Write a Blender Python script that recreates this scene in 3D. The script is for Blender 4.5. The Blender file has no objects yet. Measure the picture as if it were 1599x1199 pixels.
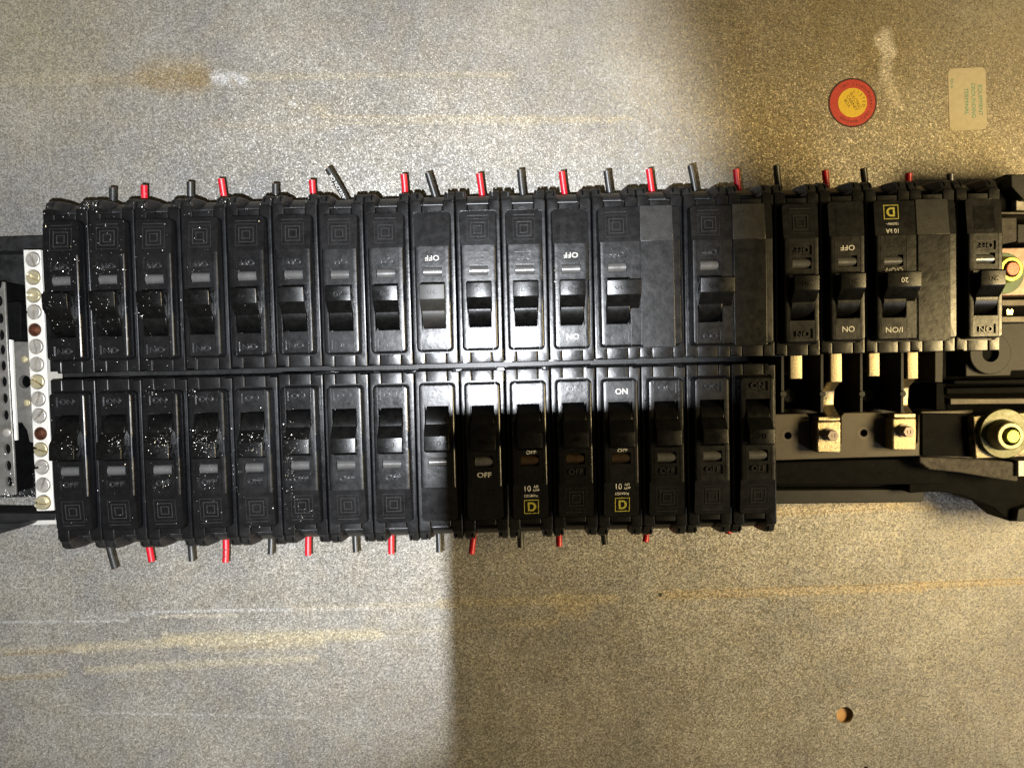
import bpy, bmesh, math, random
from mathutils import Vector, Matrix, Euler
random.seed(7)
S = 0.001                      # everything below is written in millimetres
scn = bpy.context.scene
COL = scn.collection
R = math.radians

# ---------------------------------------------------------------- camera
CAM_LOC = Vector((191.625, 3.526, 395.97))
CAM_ROT = Euler((-0.0358159, -0.0071187, -0.0244247), 'XYZ')
FPX = 1155.0                   # focal length in pixels of the 1599 px wide photograph
cd = bpy.data.cameras.new('camera'); cam = bpy.data.objects.new('camera', cd); COL.objects.link(cam)
cam.location = CAM_LOC * S; cam.rotation_euler = CAM_ROT
cd.sensor_width = 36; cd.lens = 36 * FPX / 1599.0
cd.clip_start = 0.01; cd.clip_end = 20
scn.camera = cam
RM = CAM_ROT.to_matrix()
def P(px, py, z):              # photo pixel -> point of the plane at height z (mm)
    d = RM @ Vector(((px - 799.5) / FPX, -(py - 599.5) / FPX, -1.0))
    t = (z - CAM_LOC.z) / d.z
    return Vector((CAM_LOC.x + d.x * t, CAM_LOC.y + d.y * t, z))

# ---------------------------------------------------------------- light
scn.view_settings.view_transform = 'Standard'
scn.view_settings.look = 'None'
scn.view_settings.exposure = 0.0
scn.view_settings.gamma = 1.0
w = bpy.data.worlds.new('World'); scn.world = w; w.use_nodes = True
bg = w.node_tree.nodes['Background']
bg.inputs[0].default_value = (1.0, 0.84, 0.55, 1); bg.inputs[1].default_value = 0.055

def aim(o, loc, tgt):
    o.location = Vector(loc) * S
    o.rotation_euler = (Vector(tgt) - Vector(loc)).to_track_quat('-Z', 'Y').to_euler()
def spot(name, loc, tgt, watts, col, rad, ang, blend):
    l = bpy.data.lights.new(name, 'SPOT'); l.energy = watts; l.color = col
    l.shadow_soft_size = rad * S; l.spot_size = R(ang); l.spot_blend = blend
    o = bpy.data.objects.new(name, l); COL.objects.link(o); aim(o, loc, tgt); return o
def area(name, loc, tgt, watts, col, sx, sy):
    l = bpy.data.lights.new(name, 'AREA'); l.shape = 'RECTANGLE'; l.size = sx * S; l.size_y = sy * S
    l.energy = watts; l.color = col
    o = bpy.data.objects.new(name, l); COL.objects.link(o); aim(o, loc, tgt); return o
CX, CY = CAM_LOC.x, CAM_LOC.y
spot('flash_light', (CX - 8, CY - 6, 393), (CX - 150, CY + 42, 0), 14.0, (0.92, 0.95, 1.0), .065, 81, 0.34)
area('room_light', (CX + 440, CY - 32, 330), (CX + 100, CY - 40, 20), 3.3, (1.0, 0.75, 0.35), 120, 120)
area('doorway_light', (CX + 620, CY - 330, 520), (CX + 190, CY - 120, 0), 0.9, (0.92, 0.95, 1.0), 110, 150)  # cool light for the bluish sheen at lower right; its source is not known

# ---------------------------------------------------------------- materials
def mat(name, col, rough=0.5, metal=0.0, noise=0.0, nscale=300, bump=0.0, bscale=1500, rvar=0.0, spec=0.5, coat=0.0, col2=None, dust=0.0):
    m = bpy.data.materials.new(name); m.use_nodes = True
    nt = m.node_tree; N = nt.nodes; L = nt.links; b = N['Principled BSDF']
    b.inputs['Base Color'].default_value = (*col, 1); b.inputs['Roughness'].default_value = rough
    b.inputs['Metallic'].default_value = metal; b.inputs['Specular IOR Level'].default_value = spec
    b.inputs['Coat Weight'].default_value = coat
    g = N.new('ShaderNodeNewGeometry')
    pos = g.outputs['Position']
    if noise or col2 or rvar:
        n = N.new('ShaderNodeTexNoise'); n.inputs['Scale'].default_value = nscale; n.inputs['Detail'].default_value = 6
        n.inputs['Roughness'].default_value = 0.65
        L.new(pos, n.inputs['Vector'])
        r = N.new('ShaderNodeValToRGB'); r.color_ramp.elements[0].position = 0.35; r.color_ramp.elements[1].position = 0.68
        c2 = col2 or tuple(min(1, c * (1 + noise)) for c in col); c1 = col if col2 else tuple(c * (1 - noise) for c in col)
        r.color_ramp.elements[0].color = (*c1, 1); r.color_ramp.elements[1].color = (*c2, 1)
        L.new(n.outputs['Fac'], r.inputs[0]); out = r.outputs[0]
        if dust:
            v = N.new('ShaderNodeTexNoise'); v.inputs['Scale'].default_value = 2600; v.inputs['Detail'].default_value = 3; L.new(pos, v.inputs['Vector'])
            mr = N.new('ShaderNodeMapRange'); mr.inputs[1].default_value = .60; mr.inputs[2].default_value = .74; mr.inputs[4].default_value = dust
            L.new(v.outputs['Fac'], mr.inputs[0])
            mx = N.new('ShaderNodeMix'); mx.data_type = 'RGBA'; L.new(mr.outputs[0], mx.inputs[0]); L.new(out, mx.inputs[6])
            mx.inputs[7].default_value = (.25, .24, .22, 1); out = mx.outputs[2]
        L.new(out, b.inputs['Base Color'])
        if rvar:
            q = N.new('ShaderNodeMapRange'); q.inputs[1].default_value = .3; q.inputs[2].default_value = .7
            q.inputs[3].default_value = max(.03, rough - rvar); q.inputs[4].default_value = min(1, rough + rvar)
            L.new(n.outputs['Fac'], q.inputs[0])
            oi = N.new('ShaderNodeObjectInfo'); ad = N.new('ShaderNodeMath'); ad.operation = 'MULTIPLY_ADD'
            L.new(oi.outputs['Random'], ad.inputs[0]); ad.inputs[1].default_value = rvar * 1.6; L.new(q.outputs[0], ad.inputs[2])
            sb_ = N.new('ShaderNodeMath'); sb_.operation = 'SUBTRACT'; sb_.use_clamp = True; L.new(ad.outputs[0], sb_.inputs[0]); sb_.inputs[1].default_value = rvar * .8
            L.new(sb_.outputs[0], b.inputs['Roughness'])
    if bump:
        n2 = N.new('ShaderNodeTexNoise'); n2.inputs['Scale'].default_value = bscale; n2.inputs['Detail'].default_value = 4
        L.new(pos, n2.inputs['Vector'])
        bp = N.new('ShaderNodeBump'); bp.inputs['Strength'].default_value = bump; bp.inputs['Distance'].default_value = 0.0004
        L.new(n2.outputs['Fac'], bp.inputs['Height']); L.new(bp.outputs[0], b.inputs['Normal'])
    return m
M = {}
M['plastic'] = mat('black_plastic', (.004, .004, .0043), .31, spec=.38, noise=.25, nscale=180, bump=.17, bscale=420, rvar=.05, dust=.03)
M['nose'] = mat('moulded_black_plastic', (.004, .004, .0043), .30, spec=.38, noise=.2, nscale=260, bump=.17, bscale=380, rvar=.05, dust=.03)
M['emboss'] = mat('glossy_embossed_plastic', (.022, .022, .023), .24, noise=.2, nscale=200, spec=.6)
M['handle'] = mat('handle_plastic', (.0025, .0025, .0025), .30, noise=.4, bump=.05, dust=.03, rvar=.06, spec=.32)
M['handle_grey'] = mat('worn_handle_plastic', (.013, .012, .010), .5, noise=.3, dust=.1)
M['shroud'] = mat('terminal_plastic', (.010, .010, .010), .42, noise=.5, bump=.1, dust=.08)
M['window'] = mat('trip_window_lens', (.15, .15, .15), .25, .6, noise=.15, nscale=200, rvar=.05)
M['window_amber'] = mat('amber_trip_window_lens', (.035, .022, .012), .3, .2, noise=.3)
M['print_white'] = mat('white_print', (.55, .54, .50), .6, noise=.35, nscale=1800)
M['print_yellow'] = mat('yellow_print', (.30, .27, .03), .6, noise=.3, nscale=1500)
M['red'] = mat('red_insulation', (.50, .006, .018), .38, noise=.15, bump=.1)
M['blackwire'] = mat('black_insulation', (.018, .019, .018), .40, noise=.4, bump=.1, dust=.15)
M['darkcopper'] = mat('tarnished_copper', (.16, .075, .045), .5, .8, noise=.4)
M['copper'] = mat('copper', (.75, .33, .16), .35, 1.0, noise=.2)
M['hexsteel'] = mat('dull_hex_steel', (.24, .20, .18), .5, .5, noise=.15, nscale=400)
M['tin'] = mat('tin_plating', (.31, .26, .17), .42, .9, noise=.5, nscale=1500, bump=.35, bscale=2200, rvar=.1)
M['alu'] = mat('bright_aluminium', (.76, .73, .66), .42, .35, noise=.07, nscale=400, bump=.15, rvar=.06)
M['screw'] = mat('zinc_screw', (.66, .62, .55), .36, .7, noise=.22, nscale=250, bump=.1)
M['screw_gold'] = mat('yellow_zinc_screw', (.66, .58, .36), .36, .7, noise=.22, nscale=250, bump=.1)
M['chromate'] = mat('olive_chromate', (.05, .052, .008), .38, .2, noise=.4, nscale=200, bump=.1, rvar=.1)
M['green'] = mat('green_paint', (.045, .10, .035), .5, 0, noise=.4, nscale=300)
M['pink'] = mat('pinkish_copper_plate', (.30, .20, .155), .5, .4, noise=.3, nscale=300)
M['greybar'] = mat('dull_bus_metal', (.055, .048, .038), .50, .55, noise=.28, nscale=110, bump=.12, rvar=.1, dust=.15)
M['greyins'] = mat('grey_insulator', (.014, .0135, .013), .55, 0, spec=.25, noise=.25, nscale=160, bump=.2)
M['slate'] = mat('slate_fibre', (.05, .045, .04), .75, 0, spec=.25, noise=.45, nscale=420, bump=.6, bscale=1200)
M['pan'] = mat('black_painted_steel', (.018, .018, .018), .38, 0, spec=.3, noise=.5, nscale=200, bump=.1, dust=.1)
M['pit'] = mat('dark_moulding', (.003, .003, .003), .7, 0, spec=.05, noise=.4, nscale=200, bump=.15, dust=.06)
M['bracket'] = mat('stained_bracket_zinc', (.17, .16, .135), .45, .6, noise=.3, nscale=140, bump=.2, col2=(.30, .285, .26))
M['flake'] = mat('metal_shaving', (.85, .84, .80), .35, .7)
M['phone'] = mat('phone_glass', (.01, .01, .012), .2, 0)
M['card'] = mat('brown_cardboard', (.50, .30, .14), .85, 0, noise=.1, nscale=500)

# ---------------------------------------------------------------- mesh helpers
_tmp = bpy.data.collections.new('tmp')
def bm_new(): return bmesh.new()
def add_box(bm, x0, x1, y0, y1, z0, z1):
    v = [bm.verts.new(c) for c in ((x0,y0,z0),(x1,y0,z0),(x1,y1,z0),(x0,y1,z0),(x0,y0,z1),(x1,y0,z1),(x1,y1,z1),(x0,y1,z1))]
    for f in ((3,2,1,0),(4,5,6,7),(0,1,5,4),(1,2,6,5),(2,3,7,6),(3,0,4,7)): bm.faces.new([v[i] for i in f])
def area2(p): return sum(p[i][0]*p[(i+1)%len(p)][1]-p[(i+1)%len(p)][0]*p[i][1] for i in range(len(p)))
def add_prism(bm, pts, z0, z1, top=None):      # pts in xy; optional different top outline
    top = top or pts
    if area2(pts) < 0: pts = pts[::-1]; top = top[::-1]
    a = [bm.verts.new((p[0], p[1], z0)) for p in pts]; b = [bm.verts.new((p[0], p[1], z1)) for p in top]
    n = len(pts)
    bm.faces.new(a[::-1]); bm.faces.new(b)
    for i in range(n): bm.faces.new((a[i], a[(i+1)%n], b[(i+1)%n], b[i]))
def add_yz(bm, pts, x0, x1):                    # outline in yz extruded along x
    if area2(pts) < 0: pts = pts[::-1]
    a = [bm.verts.new((x0, p[0], p[1])) for p in pts]; b = [bm.verts.new((x1, p[0], p[1])) for p in pts]
    n = len(pts); bm.faces.new(a[::-1]); bm.faces.new(b)
    for i in range(n): bm.faces.new((a[i], a[(i+1)%n], b[(i+1)%n], b[i]))
def add_cyl(bm, c, r, z0, z1, n=28, ry=None, r1=None):
    ry = ry or r; k = (r1 / r) if r1 else 1
    pts = [(c[0]+r*math.cos(2*math.pi*i/n), c[1]+ry*math.sin(2*math.pi*i/n)) for i in range(n)]
    tp = [(c[0]+k*r*math.cos(2*math.pi*i/n), c[1]+k*ry*math.sin(2*math.pi*i/n)) for i in range(n)]
    add_prism(bm, pts, z0, z1, tp)
def add_xcyl(bm, x0, x1, y, z, r, n=20, rz=None):
    rz = rz or r
    add_yz(bm, [(y+r*math.cos(2*math.pi*i/n), z+rz*math.sin(2*math.pi*i/n)) for i in range(n)], x0, x1)
def rrect(x0, x1, y0, y1, r, k=5):
    o = []
    for cx, cy, a in ((x1-r,y1-r,0),(x0+r,y1-r,90),(x0+r,y0+r,180),(x1-r,y0+r,270)):
        for i in range(k+1):
            t = R(a + 90*i/k); o.append((cx + r*math.cos(t), cy + r*math.sin(t)))
    return o
def to_mesh(bm, name='m'):
    me = bpy.data.meshes.new(name); bmesh.ops.recalc_face_normals(bm, faces=bm.faces[:]); bm.to_mesh(me); bm.free(); return me
def bake(bm, name, m, steps=(), sharp=20):
    """steps: ('cut', bm) or ('bevel', width, segments); result scaled to metres"""
    me = to_mesh(bm, name)
    for st in steps:
        ob = bpy.data.objects.new('t', me); COL.objects.link(ob); oc = None
        if st[0] == 'cut':
            cm = to_mesh(st[1]); oc = bpy.data.objects.new('c', cm); COL.objects.link(oc)
            md = ob.modifiers.new('b', 'BOOLEAN'); md.operation = 'DIFFERENCE'; md.object = oc; md.solver = 'EXACT'
        else:
            md = ob.modifiers.new('v', 'BEVEL'); md.width = st[1]; md.segments = st[2]; md.limit_method = 'ANGLE'; md.angle_limit = R(32)
        dg = bpy.context.evaluated_depsgraph_get(); dg.update()
        me2 = bpy.data.meshes.new_from_object(ob.evaluated_get(dg))
        if oc and len(me2.polygons) <= 4:
            for kw in ({'use_self': True}, {'solver': 'FAST'}):
                for k_, v_ in kw.items(): setattr(md, k_, v_)
                dg = bpy.context.evaluated_depsgraph_get(); dg.update()
                me2 = bpy.data.meshes.new_from_object(ob.evaluated_get(dg))
                print('retry', name, kw, len(me2.polygons))
                if len(me2.polygons) > 4: break
        bpy.data.objects.remove(ob)
        if oc: bpy.data.objects.remove(oc)
        me = me2
    me.name = name; me.transform(Matrix.Scale(S, 4))
    me.materials.clear(); me.materials.append(m)
    me.shade_smooth()
    try: me.set_sharp_from_angle(angle=R(sharp))
    except Exception: pass
    return me
def obj(name, me, parent=None, loc=None, rotz=0):
    o = bpy.data.objects.new(name, me); COL.objects.link(o)
    if parent is not None: o.parent = parent
    if loc is not None: o.location = Vector(loc) * S
    o.rotation_euler = (0, 0, rotz)
    return o
def empty(name, loc=(0, 0, 0), rotz=0):
    o = bpy.data.objects.new(name, None); COL.objects.link(o); o.location = Vector(loc) * S; o.rotation_euler = (0, 0, rotz)
    o.empty_display_size = .01
    return o
def tag(o, label=None, cat=None, group=None, kind=None):
    for k, v in (('label', label), ('category', cat), ('group', group), ('kind', kind)):
        if v: o[k] = v
    return o
_tx = {}
def text_mesh(s, size, depth, m, sx=1.0, spacing=1.0, bold=0.0):
    key = (s, size, depth, m.name, sx, bold)
    if key in _tx: return _tx[key]
    c = bpy.data.curves.new('t', 'FONT'); c.body = s; c.size = size; c.extrude = depth; c.align_x = 'CENTER'; c.align_y = 'CENTER'
    c.space_character = spacing; c.offset = bold; c.resolution_u = 3; c.space_line = .85
    o = bpy.data.objects.new('t', c); COL.objects.link(o)
    dg = bpy.context.evaluated_depsgraph_get(); dg.update()
    me = bpy.data.meshes.new_from_object(o.evaluated_get(dg)); bpy.data.objects.remove(o)
    me.transform(Matrix.Diagonal((S*sx, S, S, 1))); me.name = 'lettering'
    me.materials.clear(); me.materials.append(m); _tx[key] = me
    return me
def frame_bm(bm, cx, cy, h, t, z0, z1, hy=None):
    hy = hy or h
    add_box(bm, cx-h, cx+h, cy+hy-t, cy+hy, z0, z1); add_box(bm, cx-h, cx+h, cy-hy, cy-hy+t, z0, z1)
    add_box(bm, cx-h, cx-h+t, cy-hy+t, cy+hy-t, z0, z1); add_box(bm, cx+h-t, cx+h, cy-hy+t, cy+hy-t, z0, z1)

# ================================================================ SETTING: back panel of the cabinet
def plate_material():
    m = bpy.data.materials.new('spangled_galvanised_steel'); m.use_nodes = True
    nt = m.node_tree; N = nt.nodes; L = nt.links; b = N['Principled BSDF']
    g = N.new('ShaderNodeNewGeometry')
    sc = N.new('ShaderNodeVectorMath'); sc.operation = 'SCALE'; sc.inputs['Scale'].default_value = 1000; L.new(g.outputs['Position'], sc.inputs[0])
    pos = sc.outputs[0]                       # millimetres
    def noise(scale, detail=4, vec=pos, rough=.6):
        n = N.new('ShaderNodeTexNoise'); n.inputs['Scale'].default_value = scale; n.inputs['Detail'].default_value = detail
        n.inputs['Roughness'].default_value = rough; L.new(vec, n.inputs['Vector']); return n
    def mr(src, a, b_, c, d, clamp=True):
        q = N.new('ShaderNodeMapRange'); q.clamp = clamp
        for i, v in enumerate((a, b_, c, d)): q.inputs[i+1].default_value = v
        L.new(src, q.inputs[0]); return q.outputs[0]
    def math_(op, a, b_):
        q = N.new('ShaderNodeMath'); q.operation = op
        for i, v in enumerate((a, b_)):
            if isinstance(v, (int, float)): q.inputs[i].default_value = v
            else: L.new(v, q.inputs[i])
        return q.outputs[0]
    def mix(f, a, b_, typ='MIX'):
        q = N.new('ShaderNodeMix'); q.data_type = 'RGBA'; q.blend_type = typ
        if isinstance(f, (int, float)): q.inputs[0].default_value = f
        else: L.new(f, q.inputs[0])
        for i, v in ((6, a), (7, b_)):
            if isinstance(v, tuple): q.inputs[i].default_value = (*v, 1)
            else: L.new(v, q.inputs[i])
        return q.outputs[2]
    # warped coordinates for the spangle
    wn = noise(.55, 3); ws = N.new('ShaderNodeVectorMath'); ws.operation = 'SCALE'; ws.inputs['Scale'].default_value = 1.6; L.new(wn.outputs['Color'], ws.inputs[0])
    wa = N.new('ShaderNodeVectorMath'); wa.operation = 'ADD'; L.new(pos, wa.inputs[0]); L.new(ws.outputs[0], wa.inputs[1])
    vo = N.new('ShaderNodeTexVoronoi'); vo.inputs['Scale'].default_value = 1.7; L.new(wa.outputs[0], vo.inputs['Vector'])
    sep = N.new('ShaderNodeSeparateColor'); L.new(vo.outputs['Color'], sep.inputs[0])
    fine = noise(1.6, 3, rough=.7)
    big = noise(.018, 5); mid = noise(.07, 5)
    base = mix(mr(big.outputs['Fac'], .35, .65, 0, 1), (.240, .234, .222), (.36, .345, .31))
    base = mix(mr(mid.outputs['Fac'], .38, .62, 0, .55), base, (.27, .245, .195))
    cell = mr(sep.outputs[0], 0, 1, .75, 1.25, False)
    cv = N.new('ShaderNodeVectorMath'); cv.operation = 'SCALE'; L.new(base, cv.inputs[0]); L.new(cell, cv.inputs['Scale'])
    col = mix(mr(fine.outputs['Fac'], .48, .74, 0, .42), cv.outputs[0], (.12, .115, .10))
    # vertical brushed streaks
    st = N.new('ShaderNodeVectorMath'); st.operation = 'MULTIPLY'; L.new(pos, st.inputs[0]); st.inputs[1].default_value = (.9, .012, 1)
    vn = noise(1.0, 3, st.outputs[0]); col = mix(mr(vn.outputs['Fac'], .55, .75, 0, .18), col, (.55, .54, .50))
    # stain strokes, and a warm corner light painted as one more
    gr = bpy.data.node_groups.new('stroke', 'ShaderNodeTree')
    gr.interface.new_socket('P', in_out='INPUT', socket_type='NodeSocketVector')
    gr.interface.new_socket('A', in_out='INPUT', socket_type='NodeSocketVector')
    gr.interface.new_socket('B', in_out='INPUT', socket_type='NodeSocketVector')
    gr.interface.new_socket('W', in_out='INPUT', socket_type='NodeSocketFloat')
    gr.interface.new_socket('D', in_out='OUTPUT', socket_type='NodeSocketFloat')
    gi = gr.nodes.new('NodeGroupInput'); go = gr.nodes.new('NodeGroupOutput'); GL = gr.links
    def vm(op, a, b_=None):
        q = gr.nodes.new('ShaderNodeVectorMath'); q.operation = op; GL.new(a, q.inputs[0])
        if b_ is not None: GL.new(b_, q.inputs[1])
        return q
    pa = vm('SUBTRACT', gi.outputs['P'], gi.outputs['A']).outputs[0]; ba = vm('SUBTRACT', gi.outputs['B'], gi.outputs['A']).outputs[0]
    d1 = vm('DOT_PRODUCT', pa, ba).outputs['Value']; d2 = vm('DOT_PRODUCT', ba, ba).outputs['Value']
    dv = gr.nodes.new('ShaderNodeMath'); dv.operation = 'DIVIDE'; dv.use_clamp = True; GL.new(d1, dv.inputs[0]); GL.new(d2, dv.inputs[1])
    sb = gr.nodes.new('ShaderNodeVectorMath'); sb.operation = 'SCALE'; GL.new(ba, sb.inputs[0]); GL.new(dv.outputs[0], sb.inputs['Scale'])
    df = vm('SUBTRACT', pa, sb.outputs[0]).outputs[0]; ln = vm('LENGTH', df).outputs['Value']
    dw = gr.nodes.new('ShaderNodeMath'); dw.operation = 'DIVIDE'; GL.new(ln, dw.inputs[0]); GL.new(gi.outputs['W'], dw.inputs[1])
    GL.new(dw.outputs[0], go.inputs[0])
    wn2 = noise(.42, 5, rough=.8); w2 = N.new('ShaderNodeVectorMath'); w2.operation = 'SUBTRACT'; L.new(wn2.outputs['Color'], w2.inputs[0]); w2.inputs[1].default_value = (.5, .5, .5)
    w3 = N.new('ShaderNodeVectorMath'); w3.operation = 'SCALE'; L.new(w2.outputs[0], w3.inputs[0]); w3.inputs['Scale'].default_value = 6.0
    w4 = N.new('ShaderNodeVectorMath'); w4.operation = 'MULTIPLY_ADD'; L.new(w3.outputs[0], w4.inputs[0]); w4.inputs[1].default_value = (1, 1, 0); L.new(pos, w4.inputs[2])
    warp = w4.outputs[0]
    brk = noise(.5, 5, rough=.8).outputs['Fac']
    TAN = (.40, .34, .22); BRN = (.20, .14, .06); WHT = (.62, .63, .64); DRT = (.20, .15, .06)
    strokes = [  # x0,y0,x1,y1 (photo px), half width mm, colour, strength, softness
        (1290, 0, 1250, 240, 36, DRT, .95, .9), (1100, 40, 1180, 230, 34, (.26, .20, .10), .75, 1), (1420, 30, 1500, 230, 36, (.28, .22, .11), .75, 1), (1600, 60, 1600, 240, 26, (.28, .22, .12), .6, 1),  # mottled brown dirt, strengthened to bring down the upper right's brightness
        (0, 20, 60, 60, 40, (.36, .31, .14), .55, 1),  # warm light in the top left corner, put into the colour
        (0, 125, 220, 124, 3.4, TAN, .55, .3), (150, 130, 225, 124, 4.5, BRN, .35, .5), (232, 116, 308, 112, 7.6, (.28, .21, .10), .85, .35), (250, 128, 306, 128, 6.5, (.25, .18, .08), .8, .35), (300, 124, 328, 124, 4.5, (.24, .17, .08), .75, .3),
        (338, 122, 378, 124, 3.3, WHT, .95, .3), (362, 126, 368, 129, 1.6, BRN, .9, .4),
        (380, 118, 800, 117, 1.5, TAN, .55, .5), (390, 124, 560, 123, 1.0, TAN, .45, .5), (505, 183, 985, 185, 1.2, TAN, .75, .5), (505, 192, 960, 190, 1.0, TAN, .6, .5), (340, 197, 520, 199, 1.6, TAN, .35, .6),
        (452, 158, 462, 166, 3.2, TAN, .6, .5), (495, 170, 505, 172, 3.0, TAN, .6, .5), (455, 160, 460, 164, 1.4, WHT, .9, .4),
        (0, 971, 200, 969, .7, WHT, .6, .5), (130, 962, 240, 957, 1.6, WHT, .3, .5), (240, 955, 600, 949, .8, WHT, .6, .5), (250, 962, 370, 960, .9, (.6, .55, .42), .7, .4),
        (460, 950, 700, 943, 1.8, TAN, .5, .4), (690, 942, 960, 934, 2.7, TAN, .85, .3), (870, 938, 915, 946, 5.0, TAN, .75, .4), (880, 950, 905, 958, 4.5, TAN, .55, .5), (810, 972, 870, 970, 2.2, TAN, .5, .4), (600, 988, 870, 972, 1.6, TAN, .35, .5),
        (0, 1018, 130, 1011, 2.3, TAN, .7, .4), (8, 1021, 105, 1017, .8, BRN, .8, .4), (120, 1012, 300, 1001, 2.6, (.50, .44, .30), .85, .3), (260, 998, 590, 990, 3.2, (.52, .45, .28), .85, .35), (300, 1008, 500, 1004, 3.2, (.50, .43, .28), .7, .4), (340, 1012, 430, 1006, .8, BRN, .6, .6),
        (0, 1058, 100, 1052, 2.0, TAN, .8, .4), (0, 1060, 92, 1055, .8, BRN, .7, .5), (138, 1046, 490, 1027, 2.2, (.50, .44, .30), .7, .4), (150, 1112, 480, 1120, .7, WHT, .4, .5),
        (1032, 929, 1440, 917, 2.6, (.42, .33, .19), .75, .25), (1040, 925, 1290, 914, .45, BRN, .8, .5), (1040, 932, 1200, 930, .5, BRN, .6, .5), (1290, 916, 1440, 909, .5, BRN, .7, .5), (1430, 914, 1640, 905, 2.0, (.42, .33, .19), .8, .25), (1430, 910, 1640, 902, .5, BRN, .85, .5), (1440, 917, 1640, 909, .45, BRN, .7, .5), (1280, 952, 1330, 946, 3, TAN, .4, .6),
        (1200, 800, 1400, 788, 3.0, (.40, .32, .20), .7, .3), (1390, 788, 1560, 796, 2.6, (.40, .32, .20), .7, .3), (1215, 803, 1390, 794, .45, BRN, .6, .5), (1390, 794, 1500, 795, .45, BRN, .6, .5), (1215, 794, 1440, 783, .45, BRN, .4, .5),
        (1368, 70, 1356, 110, 6, (.16, .11, .03), .55, .8), (1398, 60, 1408, 150, 5, (.18, .13, .04), .5, .8), (1370, 170, 1395, 200, 7, (.16, .12, .05), .4, .9), (1352, 60, 1350, 220, 8, (.20, .15, .06), .35, .9),
        (1384, 52, 1386, 78, 3.2, (.58, .54, .48), 1.2, .3), (1374, 64, 1390, 80, 3.6, (.58, .54, .48), 1.2, .3), (1387, 80, 1382, 118, 3.0, (.52, .48, .42), 1.1, .35), (1384, 118, 1404, 165, 2.8, (.48, .43, .34), 1.0, .4),
        (1450, 232, 1600, 227, .7, (.22, .16, .07), .45, .6), (1300, 1074, 1345, 1070, .6, BRN, .5, .6), (1160, 300, 1190, 340, 4, TAN, .2, .8)]
    for i, (x0, y0, x1, y1, hw, c, stg, soft) in enumerate(strokes):
        gn = N.new('ShaderNodeGroup'); gn.node_tree = gr; L.new(warp if hw > 1.2 else pos, gn.inputs['P'])
        gn.inputs['A'].default_value = P(x0, y0, 0)[:]; gn.inputs['B'].default_value = P(x1, y1, 0)[:]; gn.inputs['W'].default_value = hw
        soft = min(1, soft + .25); msk = mr(gn.outputs[0], 1 - soft, 1.15 + soft * .5, stg * .72, 0)
        msk = math_('MULTIPLY', msk, mr(brk, .40, .56, .50 if hw > 1.6 else .32, 1))
        # the stroke tints the spangle rather than hiding it
        tv = N.new('ShaderNodeVectorMath'); tv.operation = 'SCALE'; tv.inputs[0].default_value = c; L.new(cell, tv.inputs['Scale'])
        col = mix(msk, col, tv.outputs[0])
    L.new(col, b.inputs['Base Color'])
    b.inputs['Metallic'].default_value = .34
    L.new(mr(sep.outputs[1], 0, 1, .36, .62), b.inputs['Roughness'])
    # faceted normals per spangle
    c0 = N.new('ShaderNodeVectorMath'); c0.operation = 'SUBTRACT'; L.new(vo.outputs['Color'], c0.inputs[0]); c0.inputs[1].default_value = (.5, .5, .5)
    c1 = N.new('ShaderNodeVectorMath'); c1.operation = 'MULTIPLY'; L.new(c0.outputs[0], c1.inputs[0]); c1.inputs[1].default_value = (.40, .40, 0)
    bp = N.new('ShaderNodeBump'); bp.inputs['Strength'].default_value = .35; bp.inputs['Distance'].default_value = .0005; L.new(fine.outputs['Fac'], bp.inputs['Height'])
    c2 = N.new('ShaderNodeVectorMath'); c2.operation = 'ADD'; L.new(bp.outputs[0], c2.inputs[0]); L.new(c1.outputs[0], c2.inputs[1])
    c3 = N.new('ShaderNodeVectorMath'); c3.operation = 'NORMALIZE'; L.new(c2.outputs[0], c3.inputs[0])
    L.new(c3.outputs[0], b.inputs['Normal'])
    return m
bm = bm_new(); add_box(bm, -260, 640, -330, 330, -1.6, 0)
cut = bm_new()
h1 = P(1319.5, 1116, 0); add_cyl(cut, h1, 4.6, -5, 5, 40)
h2 = P(1031, 928, 0); add_cyl(cut, h2, .95, -5, 5, 16)
h3 = P(1352, 1199, 0); add_cyl(cut, h3, 1.2, -5, 5, 16)
tag(obj('back_panel', bake(bm, 'back_panel', plate_material(), [('cut', cut)])), kind='structure')
bm = bm_new(); add_box(bm, h1.x-60, h1.x+90, h1.y-60, h1.y+60, -6, -3.4)
tag(obj('cardboard_backing', bake(bm, 'cardboard_backing', M['card'])), kind='structure')

# ================================================================ CIRCUIT BREAKERS
ZS, ZN = 60.0, 65.0             # shoulder and nose heights above the breaker's foot
YO, YI = -69.2, -.9             # outer / inner end in row coordinates; local y is centred
HL = 34.15                      # half length
def sy(y): return y * HL / 33.0
def body_mesh(npole, name):
    bm = bm_new()
    for k in range(npole):
        ox = -19.05 * k
        nl = k == npole - 1; nr = k == 0
        add_box(bm, ox-9.52+(.22 if nl else 0), ox-4.42, -HL, HL, 0, ZS)
        add_box(bm, ox-4.34, ox+4.36, -HL+.05, HL-.04, 0, ZS-.07)
        add_box(bm, ox+4.44, ox+9.52-(.22 if nr else .02), -HL, HL, 0, ZS+.02)
    c = bm_new()
    for k in range(npole):
        ox = -19.05 * k
        add_box(c, ox-4.38, ox+4.9, -HL-2, -HL+2.5, 40, ZS+5)       # wire notch
    c3 = bm_new(); add_prism(c3, rrect(-8.25 - 19.05*(npole-1), 8.25, sy(-28.6), sy(28.6), 2.2), ZS-.9, ZS+3)
    c2 = bm_new()
    for k in range(npole):
        ox = -19.05 * k
        add_box(c2, ox-9.7, ox-8.5, -HL-1, -HL+1.0, 30, ZS+5)
        add_box(c2, ox+6.1, ox+9.7, HL-.9, HL+1, 30, ZS-1.2+3)
    return bake(bm, name, M['plastic'], [('bevel', .5, 4), ('cut', c), ('cut', c2), ('cut', c3)])
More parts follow.
